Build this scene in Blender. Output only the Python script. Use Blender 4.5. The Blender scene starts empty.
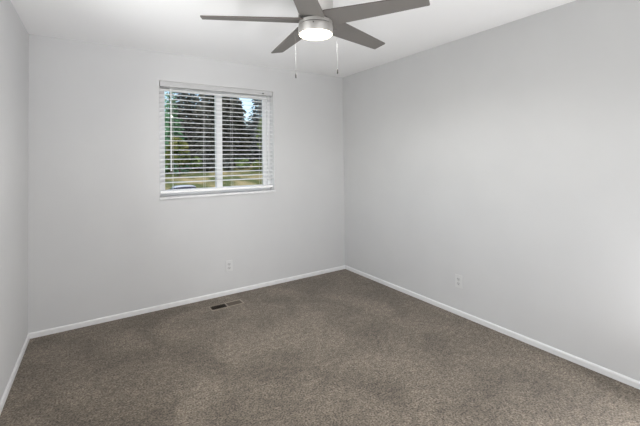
import bpy, bmesh, math, random
from mathutils import Vector, Matrix
C = bpy.context.scene.collection
SC = bpy.context.scene
R = math.radians

# ------------------------------------------------------------------ camera
F_PX, CY = 360.07, 152.37
YAW, PITCH, ROLL = -0.5768069, 0.0190547, -0.0139657
CAM = Vector((-2.76822, -3.69974, 1.39511))
fw = Vector((-math.sin(YAW) * math.cos(PITCH), math.cos(YAW) * math.cos(PITCH), math.sin(PITCH)))
rt = Vector((math.cos(YAW), math.sin(YAW), 0))
up = rt.cross(fw)
r2 = rt * math.cos(ROLL) + up * math.sin(ROLL)
u2 = -rt * math.sin(ROLL) + up * math.cos(ROLL)
cd = bpy.data.cameras.new('camera')
cd.sensor_width = 36.0
cd.lens = F_PX / 640.0 * 36.0
cd.shift_y = -(213.0 - CY) / 640.0
cd.clip_start = 0.02
cd.clip_end = 500
cam = bpy.data.objects.new('camera', cd)
M = Matrix.Identity(4)
for i in range(3):
    M[i][0], M[i][1], M[i][2], M[i][3] = r2[i], u2[i], -fw[i], CAM[i]
cam.matrix_world = M
C.objects.link(cam)
SC.camera = cam

# ------------------------------------------------------------------ sky, sun, added fill lamps, exposure
w = bpy.data.worlds.new('sky')
SC.world = w
w.use_nodes = True
nt = w.node_tree
nt.nodes.clear()
wo = nt.nodes.new('ShaderNodeOutputWorld')
bg = nt.nodes.new('ShaderNodeBackground')
sky = nt.nodes.new('ShaderNodeTexSky')
sky.sky_type = 'NISHITA'
sky.sun_disc = False
sky.sun_elevation = R(48)
sky.sun_rotation = R(200)
sky.air_density = 1.0
sky.dust_density = 2.5
sky.ozone_density = 1.2
bg.inputs['Strength'].default_value = 0.30
nt.links.new(sky.outputs[0], bg.inputs[0])
nt.links.new(bg.outputs[0], wo.inputs[0])

def lamp(name, kind, loc, direction, energy, color=(1, 1, 1), **kw):
    d = bpy.data.lights.new(name, kind)
    d.energy = energy
    d.color = color
    for k, v in kw.items():
        setattr(d, k, v)
    o = bpy.data.objects.new(name, d)
    o.location = loc
    o.rotation_euler = Vector(direction).to_track_quat('-Z', 'Y').to_euler()
    C.objects.link(o)
    return o

lamp('sun', 'SUN', (-20, -30, 40), (0.35, 0.75, -0.75), 0.7, (1.0, 0.95, 0.86), angle=R(4))
# soft fill lamps added around the camera, some aimed up at the ceiling
COOL = (0.985, 0.985, 1.0)
lamp('rear_fill', 'AREA', (-2.30, -3.97, 1.55), (0.12, 1.0, 0.0), 7.0, COOL, shape='RECTANGLE', size=1.35, size_y=1.9)
lamp('bounce_fill', 'AREA', (-1.85, -3.90, 0.48), (-0.10, 1.8, 1.84), 5.0, COOL, shape='RECTANGLE', size=0.9, size_y=0.6, spread=R(80))
lamp('bounce_fill', 'AREA', (-2.60, -3.90, 0.70), (0.30, 2.9, 1.74), 2.5, COOL, shape='RECTANGLE', size=0.8, size_y=0.5, spread=R(50))
lamp('left_window_fill', 'AREA', (-3.325, -1.95, 1.66), (1.0, -0.0254, 0.0), 29.0, COOL, shape='RECTANGLE', size=1.44, size_y=1.16)   # added fill lamp, sized to the made-up left window
lamp('bounce_fill', 'AREA', (-3.10, -3.30, 0.50), (0.5, 0.4, 1.0), 3.0, COOL, shape='RECTANGLE', size=1.6, size_y=0.3)
lamp('side_fill', 'AREA', (-0.10, -3.60, 0.36), (-1.0, 0.25, 0.55), 36.0, COOL, shape='RECTANGLE', size=0.8, size_y=0.4)  # added fill low by the right wall, out of view
FAN_LIGHT = 35.0

SC.view_settings.view_transform = 'Standard'
SC.view_settings.look = 'None'
SC.view_settings.gamma = 1.0
SC.view_settings.exposure = 0.09
SC.view_settings.use_curve_mapping = False

# ------------------------------------------------------------------ materials
def mat(name, color, rough=0.6, metal=0.0, spec=None, bump=None, noise=None):
    """bump=(scale, strength, distance); noise=(scale, colour2, lo, hi, detail)"""
    m = bpy.data.materials.new(name)
    m.use_nodes = True
    t = m.node_tree
    b = t.nodes['Principled BSDF']
    b.inputs['Base Color'].default_value = (*color, 1)
    b.inputs['Roughness'].default_value = rough
    b.inputs['Metallic'].default_value = metal
    if spec is not None:
        b.inputs['Specular IOR Level'].default_value = spec
    if bump or noise:
        tc = t.nodes.new('ShaderNodeTexCoord')
    if noise:
        n = t.nodes.new('ShaderNodeTexNoise')
        n.inputs['Scale'].default_value = noise[0]
        n.inputs['Detail'].default_value = noise[4] if len(noise) > 4 else 4
        cr = t.nodes.new('ShaderNodeValToRGB')
        cr.color_ramp.elements[0].position = noise[2]
        cr.color_ramp.elements[1].position = noise[3]
        cr.color_ramp.elements[0].color = (*color, 1)
        cr.color_ramp.elements[1].color = (*noise[1], 1)
        t.links.new(tc.outputs['Object'], n.inputs['Vector'])
        t.links.new(n.outputs['Fac'], cr.inputs[0])
        t.links.new(cr.outputs[0], b.inputs['Base Color'])
    if bump:
        n2 = t.nodes.new('ShaderNodeTexNoise')
        n2.inputs['Scale'].default_value = bump[0]
        n2.inputs['Detail'].default_value = 3
        bp = t.nodes.new('ShaderNodeBump')
        bp.inputs['Strength'].default_value = bump[1]
        bp.inputs['Distance'].default_value = bump[2]
        t.links.new(tc.outputs['Object'], n2.inputs['Vector'])
        t.links.new(n2.outputs['Fac'], bp.inputs['Height'])
        t.links.new(bp.outputs[0], b.inputs['Normal'])
    return m

m_wall = mat('grey_wall_paint', (0.64, 0.64, 0.64), 0.75, spec=0.2, bump=(90, 0.12, 0.002),
             noise=(3.0, (0.628, 0.628, 0.629), 0.35, 0.65, 2))
m_ceil = mat('ceiling_paint', (0.90, 0.90, 0.90), 0.85, spec=0.1, bump=(70, 0.15, 0.003))
m_trim = mat('white_trim_paint', (0.80, 0.80, 0.80), 0.35)
m_vinyl = mat('white_vinyl', (0.95, 0.95, 0.95), 0.35)
m_slat = mat('white_slat', (0.94, 0.94, 0.94), 0.4)
m_head = mat('headrail_paint', (0.56, 0.56, 0.56), 0.5)
m_sill = mat('sill_marble', (0.70, 0.70, 0.705), 0.3, noise=(14, (0.78, 0.78, 0.78), 0.4, 0.7, 5))
m_cord = mat('white_cord', (0.85, 0.85, 0.84), 0.7)
m_nickel = mat('brushed_nickel', (0.60, 0.585, 0.565), 0.38, 0.75, bump=(220, 0.05, 0.001))
m_blade = mat('taupe_blade', (0.158, 0.147, 0.136), 0.6, 0.0, noise=(6, (0.15, 0.141, 0.132), 0.35, 0.65, 3))
m_blade_edge = mat('dark_blade_edge', (0.09, 0.075, 0.065), 0.5)
m_dark = mat('dark_slot', (0.035, 0.033, 0.03), 0.6)
m_fob = mat('dark_bronze', (0.03, 0.027, 0.024), 0.8, 0.0)
m_chain = mat('pale_bead_chain', (0.14, 0.14, 0.138), 0.5, 0.0)
m_plate = mat('white_plastic', (0.68, 0.68, 0.675), 0.35)
m_socket = mat('pale_grey_plastic', (0.58, 0.58, 0.58), 0.4)
m_reg = mat('tan_register_metal', (0.32, 0.275, 0.22), 0.45, 0.2)
m_reg_dark = mat('shaded_register_metal', (0.045, 0.034, 0.025), 0.6, 0.2)  # brown darkened to paint in the shade of duct and open louvers
m_louver = mat('brown_louver', (0.115, 0.09, 0.066), 0.5, 0.2)
m_bark = mat('bark', (0.10, 0.075, 0.055), 0.9, noise=(8, (0.05, 0.04, 0.03), 0.35, 0.65, 4))
m_asphalt = mat('asphalt', (0.16, 0.16, 0.165), 0.9, noise=(9, (0.2, 0.2, 0.2), 0.4, 0.6, 5))
m_lawn = mat('lawn', (0.085, 0.105, 0.03), 0.9, noise=(0.35, (0.34, 0.28, 0.14), 0.40, 0.60, 6))
m_carpaint = mat('silver_car_paint', (0.62, 0.65, 0.72), 0.25, 0.2)
m_carglass = mat('car_glass', (0.05, 0.05, 0.065), 0.08)
m_rubber = mat('tyre_rubber', (0.02, 0.02, 0.02), 0.8)
m_lampred = mat('red_lens', (0.35, 0.02, 0.02), 0.25)
m_lens = mat('clear_lens', (0.7, 0.7, 0.7), 0.15)

def leaf(name, c1, c2, scale=0.8):
    return mat(name, c1, 0.75, spec=0.25, noise=(scale, c2, 0.35, 0.65, 4))
L_dark = leaf('dark_needles', (0.022, 0.027, 0.021), (0.115, 0.12, 0.10))
L_blue = leaf('blue_grey_needles', (0.028, 0.036, 0.034), (0.12, 0.14, 0.14))
L_spruce = leaf('green_spruce_needles', (0.055, 0.14, 0.07), (0.19, 0.36, 0.20))
L_yellow = leaf('yellow_green_leaves', (0.05, 0.09, 0.02), (0.22, 0.22, 0.07))
L_green = leaf('mid_green_leaves', (0.04, 0.08, 0.022), (0.18, 0.24, 0.08))

# carpet
def carpet():
    m = bpy.data.materials.new('taupe_carpet')
    m.use_nodes = True
    t = m.node_tree
    b = t.nodes['Principled BSDF']
    b.inputs['Roughness'].default_value = 1.0
    b.inputs['Specular IOR Level'].default_value = 0.05
    b.inputs['Sheen Weight'].default_value = 0.15
    b.inputs['Sheen Roughness'].default_value = 0.6
    tc = t.nodes.new('ShaderNodeTexCoord')
    def nz(s, d, rough=0.5, dist=0.0):
        n = t.nodes.new('ShaderNodeTexNoise')
        n.inputs['Scale'].default_value = s
        n.inputs['Detail'].default_value = d
        n.inputs['Roughness'].default_value = rough
        n.inputs['Distortion'].default_value = dist
        t.links.new(tc.outputs['Object'], n.inputs['Vector'])
        return n
    def ramp(src, p0, c0, p1, c1):
        r = t.nodes.new('ShaderNodeValToRGB')
        r.color_ramp.elements[0].position = p0
        r.color_ramp.elements[0].color = (*c0, 1)
        r.color_ramp.elements[1].position = p1
        r.color_ramp.elements[1].color = (*c1, 1)
        t.links.new(src, r.inputs[0])
        return r
    def mul(a, bb):
        x = t.nodes.new('ShaderNodeMixRGB')
        x.blend_type = 'MULTIPLY'
        x.inputs[0].default_value = 1
        t.links.new(a, x.inputs[1])
        t.links.new(bb, x.inputs[2])
        return x.outputs[0]
    fine = nz(95, 3, 0.65)
    mid = nz(26, 3, 0.6)
    big = nz(2.3, 3, 0.55, 0.6)
    a = ramp(fine.outputs['Fac'], 0.37, (0.086, 0.068, 0.050), 0.63, (0.300, 0.253, 0.200))
    bb = ramp(mid.outputs['Fac'], 0.35, (0.74, 0.74, 0.74), 0.65, (1.15, 1.15, 1.15))
    cc = ramp(big.outputs['Fac'], 0.36, (0.74, 0.735, 0.73), 0.64, (1.13, 1.13, 1.13))
    t.links.new(mul(mul(a.outputs[0], bb.outputs[0]), cc.outputs[0]), b.inputs['Base Color'])
    bp = t.nodes.new('ShaderNodeBump')
    bp.inputs['Strength'].default_value = 0.5
    bp.inputs['Distance'].default_value = 0.008
    t.links.new(fine.outputs['Fac'], bp.inputs['Height'])
    t.links.new(bp.outputs[0], b.inputs['Normal'])
    return m
m_carpet = carpet()

def pane_mat():
    m = bpy.data.materials.new('window_glass')
    m.use_nodes = True
    t = m.node_tree
    t.nodes.clear()
    o = t.nodes.new('ShaderNodeOutputMaterial')
    tr = t.nodes.new('ShaderNodeBsdfTransparent')
    tr.inputs[0].default_value = (0.97, 0.98, 0.97, 1)
    gl = t.nodes.new('ShaderNodeBsdfGlossy')
    gl.inputs['Roughness'].default_value = 0.0
    lw = t.nodes.new('ShaderNodeLayerWeight')
    lw.inputs[0].default_value = 0.12
    mx = t.nodes.new('ShaderNodeMixShader')
    t.links.new(lw.outputs['Fresnel'], mx.inputs[0])
    t.links.new(tr.outputs[0], mx.inputs[1])
    t.links.new(gl.outputs[0], mx.inputs[2])
    t.links.new(mx.outputs[0], o.inputs[0])
    return m
m_glass = pane_mat()

m_diff = bpy.data.materials.new('lit_diffuser')
m_diff.use_nodes = True
_b = m_diff.node_tree.nodes['Principled BSDF']
_b.inputs['Base Color'].default_value = (0.9, 0.88, 0.84, 1)
_b.inputs['Emission Color'].default_value = (1.0, 0.84, 0.58, 1)
_b.inputs['Emission Strength'].default_value = 9.0

# ------------------------------------------------------------------ mesh helpers
def box(bm, x0, x1, y0, y1, z0, z1, bev=0.0, rot=None, piv=None):
    t = bmesh.new()
    bmesh.ops.create_cube(t, size=1)
    for v in t.verts:
        v.co = Vector(((x0 + x1) / 2 + v.co.x * (x1 - x0), (y0 + y1) / 2 + v.co.y * (y1 - y0), (z0 + z1) / 2 + v.co.z * (z1 - z0)))
    if bev:
        bmesh.ops.bevel(t, geom=t.edges[:], offset=bev, segments=2, affect='EDGES', profile=0.5)
    if rot is not None:
        bmesh.ops.rotate(t, verts=t.verts, cent=piv or Vector((0, 0, 0)), matrix=rot)
    merge(bm, t)

def merge(bm, t):
    me = bpy.data.meshes.new('tmp')
    t.to_mesh(me)
    t.free()
    bm.from_mesh(me)
    bpy.data.meshes.remove(me)

def lathe(bm, prof, seg=48, cx=0, cy=0):
    """prof: list of (radius, z) from top to bottom; closes at r = 0."""
    rings = []
    for r, z in prof:
        if r < 1e-6:
            rings.append([bm.verts.new((cx, cy, z))])
        else:
            rings.append([bm.verts.new((cx + r * math.cos(2 * math.pi * k / seg), cy + r * math.sin(2 * math.pi * k / seg), z)) for k in range(seg)])
    for a, b in zip(rings, rings[1:]):
        for k in range(seg):
            k2 = (k + 1) % seg
            if len(a) == 1 and len(b) == 1:
                continue
            if len(a) == 1:
                bm.faces.new((a[0], b[k], b[k2]))
            elif len(b) == 1:
                bm.faces.new((a[k], b[0], a[k2]))
            else:
                bm.faces.new((a[k], b[k], b[k2], a[k2]))

def tube(bm, a, b, r0, r1=None, seg=10):
    a, b = Vector(a), Vector(b)
    r1 = r0 if r1 is None else r1
    d = (b - a).normalized()
    q = d.to_track_quat('Z', 'Y')
    va, vb = [], []
    for k in range(seg):
        t = 2 * math.pi * k / seg
        o = q @ Vector((math.cos(t), math.sin(t), 0))
        va.append(bm.verts.new(a + o * r0))
        vb.append(bm.verts.new(b + o * r1))
    for k in range(seg):
        bm.faces.new((va[k], va[(k + 1) % seg], vb[(k + 1) % seg], vb[k]))
    bm.faces.new(va[::-1])
    bm.faces.new(vb)

def obj(name, bm, m, parent=None, smooth=False, kind=None):
    bmesh.ops.recalc_face_normals(bm, faces=bm.faces[:])
    me = bpy.data.meshes.new(name)
    bm.to_mesh(me)
    bm.free()
    for mm in (m if isinstance(m, (list, tuple)) else [m]):
        me.materials.append(mm)
    if smooth:
        for p in me.polygons:
            p.use_smooth = True
        try:
            me.set_sharp_from_angle(angle=R(35))
        except Exception:
            pass
    o = bpy.data.objects.new(name, me)
    C.objects.link(o)
    if parent is not None:
        o.parent = parent
    if kind:
        o['kind'] = kind
    return o

def struct(name, bm, m, parent=None):
    return obj(name, bm, m, parent, kind=None if parent is not None else 'structure')

def tag(o, label, cat, group=None):
    o['label'] = label
    o['category'] = cat
    if group:
        o['group'] = group
    return o

def thing(name, label, cat, loc=(0, 0, 0), rz=0, group=None):
    o = bpy.data.objects.new(name, None)
    C.objects.link(o)
    o.location = loc
    o.rotation_euler = (0, 0, rz)
    o.empty_display_size = 0.1
    return tag(o, label, cat, group)

# ------------------------------------------------------------------ room shell
H = 2.44
YR = -4.02                                   # wall behind the camera
XL = -3.154                                  # left wall at the back corner
TL = math.tan(0.02543)                       # the left wall runs slightly outwards
XLR = XL + YR * TL
WX0, WX1, WZ0, WZ1, WD = -2.180, -0.982, 1.040, 2.170, 0.18   # window opening

def prism(bm, pts, z0, z1):
    lo = [bm.verts.new((x, y, z0)) for x, y in pts]
    hi = [bm.verts.new((x, y, z1)) for x, y in pts]
    n = len(pts)
    bm.faces.new(lo[::-1])
    bm.faces.new(hi)
    for k in range(n):
        bm.faces.new((lo[k], lo[(k + 1) % n], hi[(k + 1) % n], hi[k]))

bm = bmesh.new()
prism(bm, [(XLR, YR), (0, YR), (0, 0), (XL, 0)], -0.12, 0.0)
struct('floor', bm, m_carpet)
bm = bmesh.new()
prism(bm, [(XLR - .15, YR - .15), (.15, YR - .15), (.15, WD), (XL - .15, WD)], H, H + 0.15)
struct('ceiling', bm, m_ceil)
bm = bmesh.new()
x0, x1 = XL - .15, .15
vs = {}
xs = [x0, WX0, WX1, x1]
zs = [-0.12, WZ0, WZ1, H]
for yi, y in enumerate((0.0, WD)):
    for i, x in enumerate(xs):
        for k, z in enumerate(zs):
            vs[(yi, i, k)] = bm.verts.new((x, y, z))
for yi in (0, 1):
    for i in range(3):
        for k in range(3):
            if i == 1 and k == 1:
                continue
            bm.faces.new([vs[(yi, i, k)], vs[(yi, i + 1, k)], vs[(yi, i + 1, k + 1)], vs[(yi, i, k + 1)]])
def strip(a, b):
    f = bm.faces.new([vs[(0, *a)], vs[(0, *b)], vs[(1, *b)], vs[(1, *a)]])
    return f
for a, b in (((1, 1), (2, 1)), ((2, 1), (2, 2)), ((2, 2), (1, 2)), ((1, 2), (1, 1))):
    strip(a, b).material_index = 1           # white-painted window return
for i in range(3):
    strip((i, 0), (i + 1, 0)); strip((i, 3), (i + 1, 3)); strip((0, i), (0, i + 1)); strip((3, i), (3, i + 1))
struct('wall_back', bm, [m_wall, m_trim])
bm = bmesh.new()
prism(bm, [(0, YR - .15), (.15, YR - .15), (.15, 0), (0, 0)], -0.12, H)
struct('wall_right', bm, m_wall)
# left wall, with an opening added for an unseen window and its fill lamp
LY0, LY1, LZ0, LZ1 = -2.67, -1.23, 1.08, 2.24
bm = bmesh.new()
def lw(y, o=0.0):
    return (XL + y * TL - o, y)
for ya, yb, za, zb in ((YR, LY0, -0.12, H), (LY1, 0.0, -0.12, H), (LY0, LY1, -0.12, LZ0), (LY0, LY1, LZ1, H)):
    prism(bm, [lw(ya), lw(yb), lw(yb, .15), lw(ya, .15)], za, zb)
struct('wall_left', bm, m_wall)
bm = bmesh.new()
prism(bm, [(XLR - .15, YR - .15), (0, YR - .15), (0, YR), (XLR - .15, YR)], -0.12, H)
struct('wall_rear', bm, m_wall)

# baseboards: a low moulding with an eased top
BH, BT = 0.043, 0.012
def baseboard(name, A, B, n):
    """A, B on the wall line; n = inward normal"""
    prof = [(0, 0.0), (BT, 0.0), (BT, BH - .010), (BT * .75, BH - .003), (BT * .45, BH), (0, BH)]
    bm = bmesh.new()
    d = (Vector((B[0], B[1])) - Vector((A[0], A[1]))).normalized()
    ra = [bm.verts.new((A[0] + n[0] * p, A[1] + n[1] * p, z)) for p, z in prof]
    rb = [bm.verts.new((B[0] + n[0] * p, B[1] + n[1] * p, z)) for p, z in prof]
    for k in range(len(prof)):
        k2 = (k + 1) % len(prof)
        bm.faces.new((ra[k], ra[k2], rb[k2], rb[k]))
    bm.faces.new(ra[::-1]); bm.faces.new(rb)
    return struct(name, bm, m_trim)
baseboard('baseboard_back', (XL, 0), (0, 0), (0, -1))
baseboard('baseboard_right', (0, -BT), (0, YR), (-1, 0))
baseboard('baseboard_left', (XL - TL * BT, -BT), (XLR, YR), (math.cos(.02543), -math.sin(.02543)))
baseboard('baseboard_rear', (XLR + BT, YR), (-BT, YR), (0, 1))

# ------------------------------------------------------------------ window
FY0, FY1 = 0.098, 0.165
wn = bpy.data.objects.new('window_1', None)
C.objects.link(wn)
wn['kind'] = 'structure'
SILL = 1.054
def ring(bm, x0, x1, z0, z1, w, y0, y1, bev=0.003, wt=None, wb=None):
    wt = wt or w
    wb = wb or w
    box(bm, x0, x0 + w, y0, y1, z0, z1, bev)
    box(bm, x1 - w, x1, y0, y1, z0, z1, bev)
    box(bm, x0 + w - .002, x1 - w + .002, y0 + .0005, y1 - .0005, z1 - wt, z1, bev)
    box(bm, x0 + w - .002, x1 - w + .002, y0 + .0005, y1 - .0005, z0, z0 + wb, bev)
bm = bmesh.new()
ring(bm, WX0, WX1, SILL, WZ1, 0.030, FY0, FY1)
struct('window_frame', bm, m_vinyl, wn)
MX = -1.573
bm = bmesh.new()
ring(bm, WX0 + .03, MX + .034, SILL + .03, WZ1 - .03, 0.036, FY0 + .008, FY0 + .032, wt=0.048, wb=0.030)
struct('window_sash', bm, m_vinyl, wn)
bm = bmesh.new()
ring(bm, MX - .034, WX1 - .03, SILL + .03, WZ1 - .03, 0.046, FY0 + .034, FY0 + .058, wt=0.048, wb=0.030)
box(bm, MX - .030, MX + .030, FY0 + .004, FY0 + .010, SILL + .04, WZ1 - .04, .002)
struct('window_sash', bm, m_vinyl, wn)
bm = bmesh.new()
box(bm, WX0 + .060, MX + .004, FY0 + .018, FY0 + .022, SILL + .06, WZ1 - .07)
box(bm, MX + .004, WX1 - .070, FY0 + .044, FY0 + .048, SILL + .06, WZ1 - .07)
struct('window_glass', bm, m_glass, wn)
bm = bmesh.new()
box(bm, WX0 + .0005, WX1 - .0005, -0.0, FY0 + .004, WZ0 - .001, SILL, 0.0)
box(bm, WX0 - .006, WX1 + .006, -0.018, 0.0, WZ0 - .008, SILL, 0.004)
struct('window_sill', bm, m_sill, wn)

w2 = bpy.data.objects.new('added_window', None)  # unseen window, added to house the left fill lamp
C.objects.link(w2)
w2['kind'] = 'structure'
bm = bmesh.new()
def lring(w, d0, d1):
    for ya, yb, za, zb in ((LY0, LY0 + w, LZ0, LZ1), (LY1 - w, LY1, LZ0, LZ1), (LY0 + w, LY1 - w, LZ0, LZ0 + w), (LY0 + w, LY1 - w, LZ1 - w, LZ1),
                           (-1.98, -1.92, LZ0 + w, LZ1 - w)):
        prism(bm, [lw(ya, d0), lw(yb, d0), lw(yb, d1), lw(ya, d1)], za, zb)
lring(.055, .08, .115)
struct('window_frame', bm, m_vinyl, w2)
bm = bmesh.new()
prism(bm, [lw(LY0 + .05, .096), lw(LY1 - .05, .096), lw(LY1 - .05, .100), lw(LY0 + .05, .100)], LZ0 + .05, LZ1 - .05)
struct('window_glass', bm, m_glass, w2)
bm = bmesh.new()
prism(bm, [lw(LY0 - .02, -.018), lw(LY1 + .02, -.018), lw(LY1 + .02, .0), lw(LY0 - .02, .0)], LZ0 - .022, LZ0 + .003)
struct('window_sill', bm, m_sill, w2)

# ------------------------------------------------------------------ blind
bl = thing('window_blind', 'white horizontal slat blind with tilt wand, hung open inside the window recess', 'blind', (-1.581, 0.045, WZ1))
def lx(o):  # world-space meshes under an Empty
    o.matrix_parent_inverse = Matrix.Translation(-Vector(o.parent.location))
    return o
BX0, BX1 = WX0 + .006, WX1 - .006
bm = bmesh.new()
box(bm, BX0, BX1, 0.012, 0.062, 2.120, 2.1695, .003)
lx(obj('headrail', bm, m_head, bl))
bm = bmesh.new()
zt = []
z = 1.189
while z < 2.11:
    zt.append(z)
    z += 0.0452
for k, z in enumerate(zt):
    t = bmesh.new()
    # gently crowned slat, 50 mm deep, 3 mm thick
    n = 6
    rows = []
    for i in range(n + 1):
        u = -1 + 2 * i / n
        rows.append((u * 0.025, 0.0022 * (1 - u * u)))
    ring0, ring1 = [], []
    pr = [(y, zz + .002) for y, zz in rows] + [(y, zz - .002) for y, zz in rows[::-1]]
    for X, rg in ((BX0 + .002, ring0), (BX1 - .002, ring1)):
        for y, zz in pr:
            rg.append(t.verts.new((X, y, zz)))
    for i in range(len(pr)):
        j = (i + 1) % len(pr)
        t.faces.new((ring0[i], ring0[j], ring1[j], ring1[i]))
    t.faces.new(ring0[::-1]); t.faces.new(ring1)
    bmesh.ops.rotate(t, verts=t.verts, cent=(0, 0, 0), matrix=Matrix.Rotation(R(4.5), 3, 'X'))
    bmesh.ops.translate(t, verts=t.verts, vec=(0, 0.045, z))
    merge(bm, t)
lx(obj('slats', bm, m_slat, bl))
bm = bmesh.new()
box(bm, BX0 + .002, BX1 - .002, 0.020, 0.070, 1.086, 1.110, .003)
lx(obj('bottom_rail', bm, m_slat, bl))
for x in (-2.054, -1.749, -1.458, -1.129):
    bm = bmesh.new()
    for y in (0.0185, 0.0715):
        tube(bm, (x, y, 1.09), (x, y, 2.125), 0.0009, seg=6)
    for zz in zt:
        tube(bm, (x, 0.0185, zz - .003), (x, 0.0715, zz - .006), 0.0006, seg=4)
    lx(obj('ladder_cord', bm, m_cord, bl))
bm = bmesh.new()
tube(bm, (-2.076, 0.006, 1.312), (-2.075, 0.006, 2.108), 0.0048, seg=6)
tube(bm, (-2.076, 0.006, 1.300), (-2.076, 0.006, 1.330), 0.0065, seg=8)
wd = lx(obj('tilt_wand', bm, m_slat, bl))
bm = bmesh.new()
tube(bm, (-2.075, 0.006, 2.104), (-2.075, 0.014, 2.128), 0.0025, seg=6)
hk = lx(obj('wand_hook', bm, m_cord, bl))
bm = bmesh.new()
box(bm, -1.114, -1.092, 0.007, 0.014, 2.134, 2.144, .002)
c_ = lx(obj('cord_lock', bm, m_dark, bl))
c_['label'] = 'small black cord lock'

# ------------------------------------------------------------------ ceiling fan
FC = Vector((-1.654, -1.959, 0))
FZ = 2.190
fan = thing('ceiling_fan', 'five-blade ceiling fan in brushed nickel with a lit round light', 'fan', (FC.x, FC.y, H))
def fobj(name, bm, m, smooth=True, parent=None):
    o = obj(name, bm, m, fan if parent is None else parent, smooth)
    return o
Z = lambda z: z - H
bm = bmesh.new()
lathe(bm, [(0, Z(H)), (.103, Z(H)), (.104, Z(2.425)), (.102, Z(2.235)), (.099, Z(2.218)), (.092, Z(2.212)), (0, Z(2.212))], 56)
fobj('motor_housing', bm, m_nickel)
bm = bmesh.new()
lathe(bm, [(0, Z(2.216)), (.086, Z(2.216)), (.086, Z(2.178)), (0, Z(2.178))], 48)
fobj('blade_hub', bm, m_dark)
bm = bmesh.new()
lathe(bm, [(0, Z(2.190)), (.088, Z(2.190)), (.096, Z(2.187)), (.0975, Z(2.181)), (.0975, Z(2.170)), (.095, Z(2.1685)), (0, Z(2.1685))], 64)
fobj('lower_housing', bm, m_nickel)
bm = bmesh.new()
lathe(bm, [(0, Z(2.172)), (.093, Z(2.172)), (.093, Z(2.160)), (0, Z(2.160))], 48)
fobj('housing_gap', bm, m_dark)
bm = bmesh.new()
lathe(bm, [(0, Z(2.1655)), (.094, Z(2.1655)), (.0985, Z(2.164)), (.100, Z(2.160)), (.1005, Z(2.122)), (.0995, Z(2.116)), (.0950, Z(2.1145)), (.0950, Z(2.121)), (0, Z(2.121))], 64)
fobj('light_kit', bm, m_nickel)
bm = bmesh.new()
lathe(bm, [(0, Z(2.121)), (.0950, Z(2.121)), (.0950, Z(2.1145)), (.092, Z(2.1115)), (.080, Z(2.109)), (.055, Z(2.107)), (.028, Z(2.106)), (0, Z(2.1058))], 64)
fobj('light_diffuser', bm, m_diff)
lamp('fan_lamp', 'SPOT', (FC.x, FC.y, 2.094), (0, 0, -1), FAN_LIGHT, (1.0, 0.985, 0.96), spot_size=R(179), spot_blend=0.4, shadow_soft_size=0.02)
bm = bmesh.new()
a = math.atan2(CAM.y - FC.y, CAM.x - FC.x) - .12
ca, sa = math.cos(a), math.sin(a)
tube(bm, (.0990 * ca, .0990 * sa, Z(2.152)), (.1025 * ca, .1025 * sa, Z(2.152)), .0035, seg=10)
fobj('light_kit_screw', bm, m_fob)
# swept blade: root edge on the hub, outline fitted to the real blade
PH = 0.2055
OUT = [(.060, .062), (.100, .0795), (.628, .1078), (.638, .0148), (.100, -.0715), (.060, -.058)]
def blade_bm():
    bm = bmesh.new()
    pts = []
    n = len(OUT)
    for i, (x, y) in enumerate(OUT):          # round the two tip corners
        p0, p1, p2 = Vector(OUT[i - 1]), Vector((x, y)), Vector(OUT[(i + 1) % n])
        if x > .5:
            d0, d2 = (p0 - p1).normalized(), (p2 - p1).normalized()
            s = .008
            for q in range(5):
                f = q / 4
                pts.append(p1 + d0 * s * (1 - f) ** 2 + d2 * s * f ** 2)
        else:
            pts.append(p1)
    for zz in (-.003, .003):
        pass
    lo = [bm.verts.new((q.x, q.y, -.003)) for q in pts]
    hi = [bm.verts.new((q.x, q.y, .003)) for q in pts]
    f0 = bm.faces.new(lo[::-1]); f1 = bm.faces.new(hi)
    for k in range(len(pts)):
        k2 = (k + 1) % len(pts)
        f = bm.faces.new((lo[k], lo[k2], hi[k2], hi[k]))
        f.material_index = 1
    bmesh.ops.rotate(bm, verts=bm.verts, cent=(0, 0, 0), matrix=Matrix.Rotation(-PH, 3, 'X'))
    return bm
b0 = obj('blade', blade_bm(), [m_blade, m_blade_edge], fan)
ANG = 150.79
for k in range(5):
    b = b0 if k == 0 else b0.copy()
    if k:
        C.objects.link(b)
        b.parent = fan
    b.location = (0, 0, Z(FZ + .006))
    b.rotation_euler = (0, 0, R(ANG - 72 * k))
def chain(px, py, z0, z1, fz):
    bm = bmesh.new()
    zz = z0
    while zz > z1:
        bmesh.ops.create_icosphere(bm, subdivisions=1, radius=.0009, matrix=Matrix.Translation((px, py, Z(zz))))
        zz -= .0034
    tube(bm, (px, py, Z(z0)), (px, py, Z(z1)), .0006, seg=6)
    L = math.hypot(px, py)
    tube(bm, (px * .096 / L, py * .096 / L, Z(z0)), (px, py, Z(z0)), .0025, seg=8)
    ch = obj('pull_chain', bm, m_chain, fan)
    bm = bmesh.new()
    lathe(bm, [(0, Z(z1 + .002)), (.0025, Z(z1)), (.0042, Z(z1 - .008)), (.0042, Z(z1 - fz + .006)), (.003, Z(z1 - fz)), (0, Z(z1 - fz))], 12, px, py)
    f = obj('chain_fob', bm, m_fob, ch, True)
    f['label'] = 'dark bronze pull fob'
chain(-.0985, .063, 2.145, 1.890, .026)
chain(.1030, -.0660, 2.145, 1.914, .029)

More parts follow.
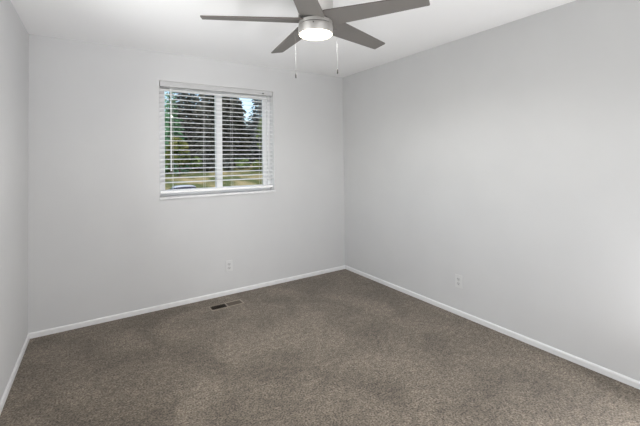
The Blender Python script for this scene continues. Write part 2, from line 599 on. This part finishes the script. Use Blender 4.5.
# ------------------------------------------------------------------ wall outlets
def outlet(label, loc, rz):
    t = thing('wall_outlet', label, 'outlet', loc, rz)     # local frame: plate in XZ, faces -Y
    bm = bmesh.new()
    box(bm, -.035, .035, -.006, 0, -.0575, .0575, .0025)
    obj('cover_plate', bm, m_plate, t)
    for s in (1, -1):
        bm = bmesh.new()
        tt = bmesh.new()
        lathe(tt, [(0, 0), (.0165, 0), (.0175, .001), (.0175, .003), (0, .003)], 24)
        for v in tt.verts:
            v.co.y = max(-.0135, min(.0135, v.co.y))
        bmesh.ops.rotate(tt, verts=tt.verts, cent=(0, 0, 0), matrix=Matrix.Rotation(R(-90), 3, 'X'))
        bmesh.ops.translate(tt, verts=tt.verts, vec=(0, -.0088, s * .0195))
        merge(bm, tt)
        so = obj('socket', bm, m_socket, t)
        bm = bmesh.new()
        for xx, hh in ((-.0065, .0045), (.0065, .0038)):
            box(bm, xx - .0011, xx + .0011, -.0094, -.0085, s * .0195 + .003 - hh, s * .0195 + .003 + hh)
        tube(bm, (0, -.0085, s * .0195 - .0075), (0, -.0094, s * .0195 - .0075), .0026, seg=10)
        obj('socket_slots', bm, m_dark, so)
    bm = bmesh.new()
    tube(bm, (0, -.005, 0), (0, -.0072, 0), .0032, seg=12)
    obj('screw', bm, m_nickel, t)
    return t
outlet('white duplex outlet on the back wall, below the window', (-1.515, 0, .295), 0)
outlet('white duplex outlet low on the plain right-hand wall', (0, -1.672, .298), R(-90))

# ------------------------------------------------------------------ floor register
rg = thing('floor_register', 'brown metal floor register set in the carpet near the back wall', 'vent', (-1.632, -.264, 0), R(.5))
RX, RY = .162, .060
bm = bmesh.new()
ox, oy = .146, .043
box(bm, -RX, RX, -RY, -oy, 0, .004, .0012)
box(bm, -RX, RX, oy, RY, 0, .004, .0012)
box(bm, -RX, -ox, -oy, oy, 0, .004, .0012)
box(bm, ox, RX, -oy, oy, 0, .004, .0012)
obj('register_frame', bm, m_reg, rg)
bm = bmesh.new()
box(bm, -.006, .006, -oy, oy, .0006, .0045, .0012)
obj('centre_divider', bm, m_reg, rg)
bm = bmesh.new()
box(bm, -ox, ox, -oy, oy, .0002, .0010)
d_ = obj('duct_opening', bm, m_reg_dark, rg)
d_['label'] = 'dark duct opening'
for s in (-1, 1):
    bm = bmesh.new()
    for k in range(9):
        x = s * (.014 + k * .0155)
        t = bmesh.new()
        box(t, -.0068, .0068, -oy + .001, oy - .001, -.0004, .0004)
        bmesh.ops.rotate(t, verts=t.verts, cent=(0, 0, 0), matrix=Matrix.Rotation(R(38 if s < 0 else -8), 3, 'Y'))
        bmesh.ops.translate(t, verts=t.verts, vec=(x, 0, .0056 if s < 0 else .0030))
        merge(bm, t)
    o = obj('louvers', bm, m_reg_dark if s < 0 else m_louver, rg)  # open half gets the metal with shade put into its colour
    o['label'] = 'dark open louvers' if s < 0 else 'lighter closed louvers'

# ------------------------------------------------------------------ outside: ground, trees, shrubs, car
def gz(y):
    if y < 44: return -2.9
    if y < 60:
        t = (y - 44) / 16
        return -2.9 + 3.5 * (t * t * (3 - 2 * t))
    return 0.6 + min(y - 60, 60) * .06
random.seed(7)
bm = bmesh.new()
ys = [0.2, 6, 14, 22, 30, 36] + [38 + 1.0 * k for k in range(26)] + [66, 75, 90, 120, 250, 500]
xs = [-600, -300, -150, -90] + [-60 + 5 * k for k in range(34)] + [150, 300, 600]
grid = [[bm.verts.new((x, y, gz(y) + (random.uniform(-.06, .06) if y > 44 else 0))) for x in xs] for y in ys]
for a, b in zip(grid, grid[1:]):
    for k in range(len(xs) - 1):
        bm.faces.new((a[k], a[k + 1], b[k + 1], b[k]))
o = obj('ground', bm, m_lawn, smooth=True, kind='structure')
bm = bmesh.new()
box(bm, -300, 300, 36.5, 43.4, -2.92, -2.885)
o = obj('street', bm, m_asphalt, kind='structure')

def quads(name, items, m):
    """items: (centre, u, v) leaf clumps -> one mesh of little quads"""
    V, Fc = [], []
    for c, u, v in items:
        k = len(V)
        V += [c - u - v, c + u - v * .6, c + u * 1.15 + v * .5, c - u * .8 + v]
        Fc.append((k, k + 1, k + 2, k + 3))
    me = bpy.data.meshes.new(name)
    me.from_pydata([tuple(x) for x in V], [], Fc)
    me.materials.append(m)
    return me
def rv(rnd):
    while True:
        v = Vector((rnd.uniform(-1, 1), rnd.uniform(-1, 1), rnd.uniform(-1, 1)))
        if .01 < v.length < 1:
            return v.normalized()
def conifer_mesh(seed, m, Hh=20.0, Rr=6.0, whorls=46):
    """unit tree: height Hh, drooping whorled branches carrying needle clumps"""
    rnd = random.Random(seed)
    it = []
    for wi in range(whorls):
        t = wi / (whorls - 1)
        z = Hh * (.04 + .95 * t)
        rad = Rr * (1 - t) ** .85 * rnd.uniform(.85, 1.08) + .22
        nb = max(5, int(17 * (1 - t) + 5))
        a0 = rnd.uniform(0, 6.28)
        for b in range(nb):
            a = a0 + 6.283 * b / nb + rnd.uniform(-.15, .15)
            L = rad * rnd.uniform(.72, 1.1)
            d = Vector((math.cos(a), math.sin(a), 0))
            n = max(2, int(L / .42))
            for q in range(n):
                s = (q + rnd.uniform(.3, 1)) / n
                if s < .18: continue
                c = d * L * s + Vector((0, 0, z - .30 * L * s * s + rnd.uniform(-.1, .1)))
                sd = Vector((-d.y, d.x, 0))
                u = (d * rnd.uniform(.3, .6) + sd * rnd.uniform(-.5, .5) + Vector((0, 0, rnd.uniform(-.35, .05)))) * .75
                v = (sd * rnd.uniform(.1, .3) + Vector((0, 0, rnd.uniform(-.32, -.08))) + d * rnd.uniform(-.1, .1)) * .9
                it.append((c, u * (1 - .4 * t), v * (1 - .4 * t)))
    return quads('foliage', it, m)
def crown_mesh(seed, m, rx, rz, n, s):
    rnd = random.Random(seed)
    it = []
    lobes = [(Vector((0, 0, 0)), 1.0)] + [(Vector((rnd.uniform(-.6, .6), rnd.uniform(-.6, .6), rnd.uniform(-.35, .6))), rnd.uniform(.4, .62)) for _ in range(8)]
    for _ in range(n):
        lc, lr = rnd.choice(lobes)
        p = lc + rv(rnd) * lr * .72 * rnd.uniform(.55, 1.0)
        c = Vector((p.x * rx, p.y * rx, p.z * rz))
        u = rv(rnd); v = u.cross(rv(rnd)).normalized()
        it.append((c, u * s * rnd.uniform(.6, 1.2), v * s * rnd.uniform(.5, 1)))
    return quads('foliage', it, m)
cmesh = {'dark': [conifer_mesh(1, L_dark), conifer_mesh(2, L_dark)],
         'blue': [conifer_mesh(3, L_blue)], 'spruce': [conifer_mesh(4, L_spruce)]}
def trunk_mesh(h, r):
    bm = bmesh.new()
    rings = 6
    prev = None
    tube(bm, (0, 0, -.4), (0, 0, h * .45), r, r * .6, 9)
    tube(bm, (0, 0, h * .45), (0, 0, h * .96), r * .6, r * .08, 9)
    me = bpy.data.meshes.new('trunk')
    bmesh.ops.recalc_face_normals(bm, faces=bm.faces[:])
    bm.to_mesh(me); bm.free()
    me.materials.append(m_bark)
    return me
con_trunk = trunk_mesh(20.0, .34)
def child(name, me, parent):
    o = bpy.data.objects.new(name, me)
    C.objects.link(o)
    o.parent = parent
    return o
def conifer(kind, i, x, y, h, r, rz, label, group='conifers on the slope outside'):
    t = thing('conifer_tree', label, 'tree', (x, y, gz(y)), rz, group)
    t.scale = (r / 6.0, r / 6.0, h / 20.0)
    child('foliage', cmesh[kind][i], t)
    child('trunk', con_trunk, t)
conifer('spruce', 0, 8.2, 56.0, 14.3, 3.3, .3, 'green spruce at the left edge of the view through the blind')
conifer('dark', 0, 11.6, 61.0, 21.0, 4.6, .9, 'tall dark conifer just right of the green spruce')
conifer('dark', 1, 15.6, 59.5, 23.0, 4.8, 2.2, 'tall dark conifer behind the middle upright of the window')
conifer('dark', 0, 19.4, 62.0, 23.0, 5.2, 4.0, 'dark conifer forming the left side of the gap of sky')
conifer('blue', 0, 27.3, 62.0, 21.0, 6.4, 1.2, 'blue-grey conifer forming the right side of the gap of sky')
conifer('blue', 0, 24.0, 70.0, 14.5, 4.6, 2.8, 'smaller grey-green conifer at the foot of the gap of sky')
conifer('dark', 1, 2.6, 66.0, 17.0, 4.8, 3.1, 'dark conifer standing apart to the left of the green spruce', 'conifers beside the window view')
conifer('dark', 1, 34.5, 64.0, 19.0, 5.2, 5.1, 'dark conifer standing apart to the right of the blue-grey one', 'conifers beside the window view')

def leafy(x, y, h, r, m, seed, label, cat, name, n=1100, s=.26, stem=True, group=None):
    t = thing(name, label, cat, (x, y, gz(y)), 0, group)
    rz_ = h * (.42 if stem else .62)
    f = child('foliage', crown_mesh(seed, m, r, rz_, n, s), t)
    f.location = (0, 0, h * (.60 if stem else .42))
    child('trunk' if stem else 'stem', trunk_mesh(h * .7, .12 if stem else .07), t)
leafy(9.0, 53.0, 5.6, 2.3, L_yellow, 21, 'small yellow-green tree low in the left pane, before the dark conifers', 'tree', 'leafy_tree')
leafy(24.4, 56.5, 9.4, 2.4, L_green, 22, 'mid green leafy tree in the right pane, before the blue-grey conifer', 'tree', 'leafy_tree', 1500)
sh = [(6.6, 2.6, L_green, 'pale green shrub at the far left of the row on the slope'), (9.0, 2.0, L_yellow, 'yellowish shrub below the small yellow-green tree'),
      (11.8, 2.2, L_green, 'green shrub under the tall dark conifer beside the spruce'), (14.4, 2.0, L_dark, 'dark low shrub left of the middle upright of the window'),
      (17.2, 2.3, L_dark, 'dark low shrub right of the middle upright of the window'), (20.0, 2.1, L_green, 'green shrub under the left side of the gap of sky'),
      (22.6, 2.2, L_yellow, 'yellowish shrub under the gap of sky'), (25.2, 2.4, L_green, 'green shrub below the mid green leafy tree')]
for k, (x, h, m, lab) in enumerate(sh):
    leafy(x, 56.0 + (k % 3) * .7 - 1.6, h, 1.65, m, 40 + k, lab, 'shrub', 'shrub', 420, .24, False, 'shrubs along the slope outside')

# parked car, nose to the left
car = thing('parked_car', 'pale silver car parked outside, seen through the lower left of the blind', 'car', (6.25, 40.2, -2.885), R(5))
def section(bm, st, cap=True):
    """loft cross-sections along x: (x, halfwidth, zlow, zhigh, halfwidth at the top)"""
    rings = []
    for x, hw, z0, z1, ht in st:
        zm = z0 + (z1 - z0) * .55
        prof = [(-hw * .94, z0), (-hw, z0 + (zm - z0) * .5), (-hw, zm), (-ht, z1 - .03), (-ht * .86, z1), (0, z1 + .02), (ht * .86, z1), (ht, z1 - .03), (hw, zm), (hw, z0 + (zm - z0) * .5), (hw * .94, z0)]
        rings.append([bm.verts.new((x, y, z)) for y, z in prof])
    for a, b in zip(rings, rings[1:]):
        n = len(a)
        for k in range(n):
            bm.faces.new((a[k], a[(k + 1) % n], b[(k + 1) % n], b[k]))
    bm.faces.new(rings[0][::-1]); bm.faces.new(rings[-1])
bm = bmesh.new()
section(bm, [(-2.2, .72, .34, .62, .66), (-2.1, .84, .24, .74, .72), (-1.2, .89, .22, .92, .78), (-.7, .90, .22, .97, .80), (1.3, .90, .22, .98, .80), (2.05, .85, .25, .95, .74), (2.2, .76, .36, .85, .68)])
obj('car_body', bm, m_carpaint, car, True)
bm = bmesh.new()
section(bm, [(-1.15, .80, .90, .96, .76), (-.45, .80, .90, 1.36, .62), (.4, .80, .90, 1.42, .62), (1.6, .79, .90, 1.38, .60), (2.0, .76, .90, .97, .70)])
obj('car_windows', bm, m_carglass, car, True)
bm = bmesh.new()
section(bm, [(-.62, .66, 1.26, 1.33, .58), (-.3, .68, 1.28, 1.44, .62), (.5, .69, 1.29, 1.49, .62), (1.4, .68, 1.28, 1.45, .60), (1.74, .64, 1.22, 1.34, .55)])
obj('car_roof', bm, m_carpaint, car, True)
for x in (-1.35, 1.35):
    for s in (-1, 1):
        bm = bmesh.new()
        t = bmesh.new()
        lathe(t, [(0, -.10), (.26, -.10), (.31, -.08), (.32, 0), (.31, .08), (.26, .10), (0, .10)], 24)
        bmesh.ops.rotate(t, verts=t.verts, cent=(0, 0, 0), matrix=Matrix.Rotation(R(90), 3, 'X'))
        bmesh.ops.translate(t, verts=t.verts, vec=(x, s * .81, .32))
        merge(bm, t)
        wh = obj('wheel', bm, m_rubber, car, True)
        bm = bmesh.new()
        t = bmesh.new()
        lathe(t, [(0, -.012), (.19, -.012), (.20, 0), (.19, .012), (0, .02)], 20)
        bmesh.ops.rotate(t, verts=t.verts, cent=(0, 0, 0), matrix=Matrix.Rotation(R(90), 3, 'X'))
        bmesh.ops.translate(t, verts=t.verts, vec=(x, s * .915, .32))
        merge(bm, t)
        obj('hubcap', bm, m_nickel, wh, True)
for s in (-1, 1):
    bm = bmesh.new()
    box(bm, -2.20, -2.06, s * .60 - .12, s * .60 + .12, .56, .68, .02)
    obj('headlight', bm, m_lens, car)
    bm = bmesh.new()
    box(bm, 2.08, 2.22, s * .60 - .12, s * .60 + .12, .70, .82, .02)
    obj('tail_light', bm, m_lampred, car)
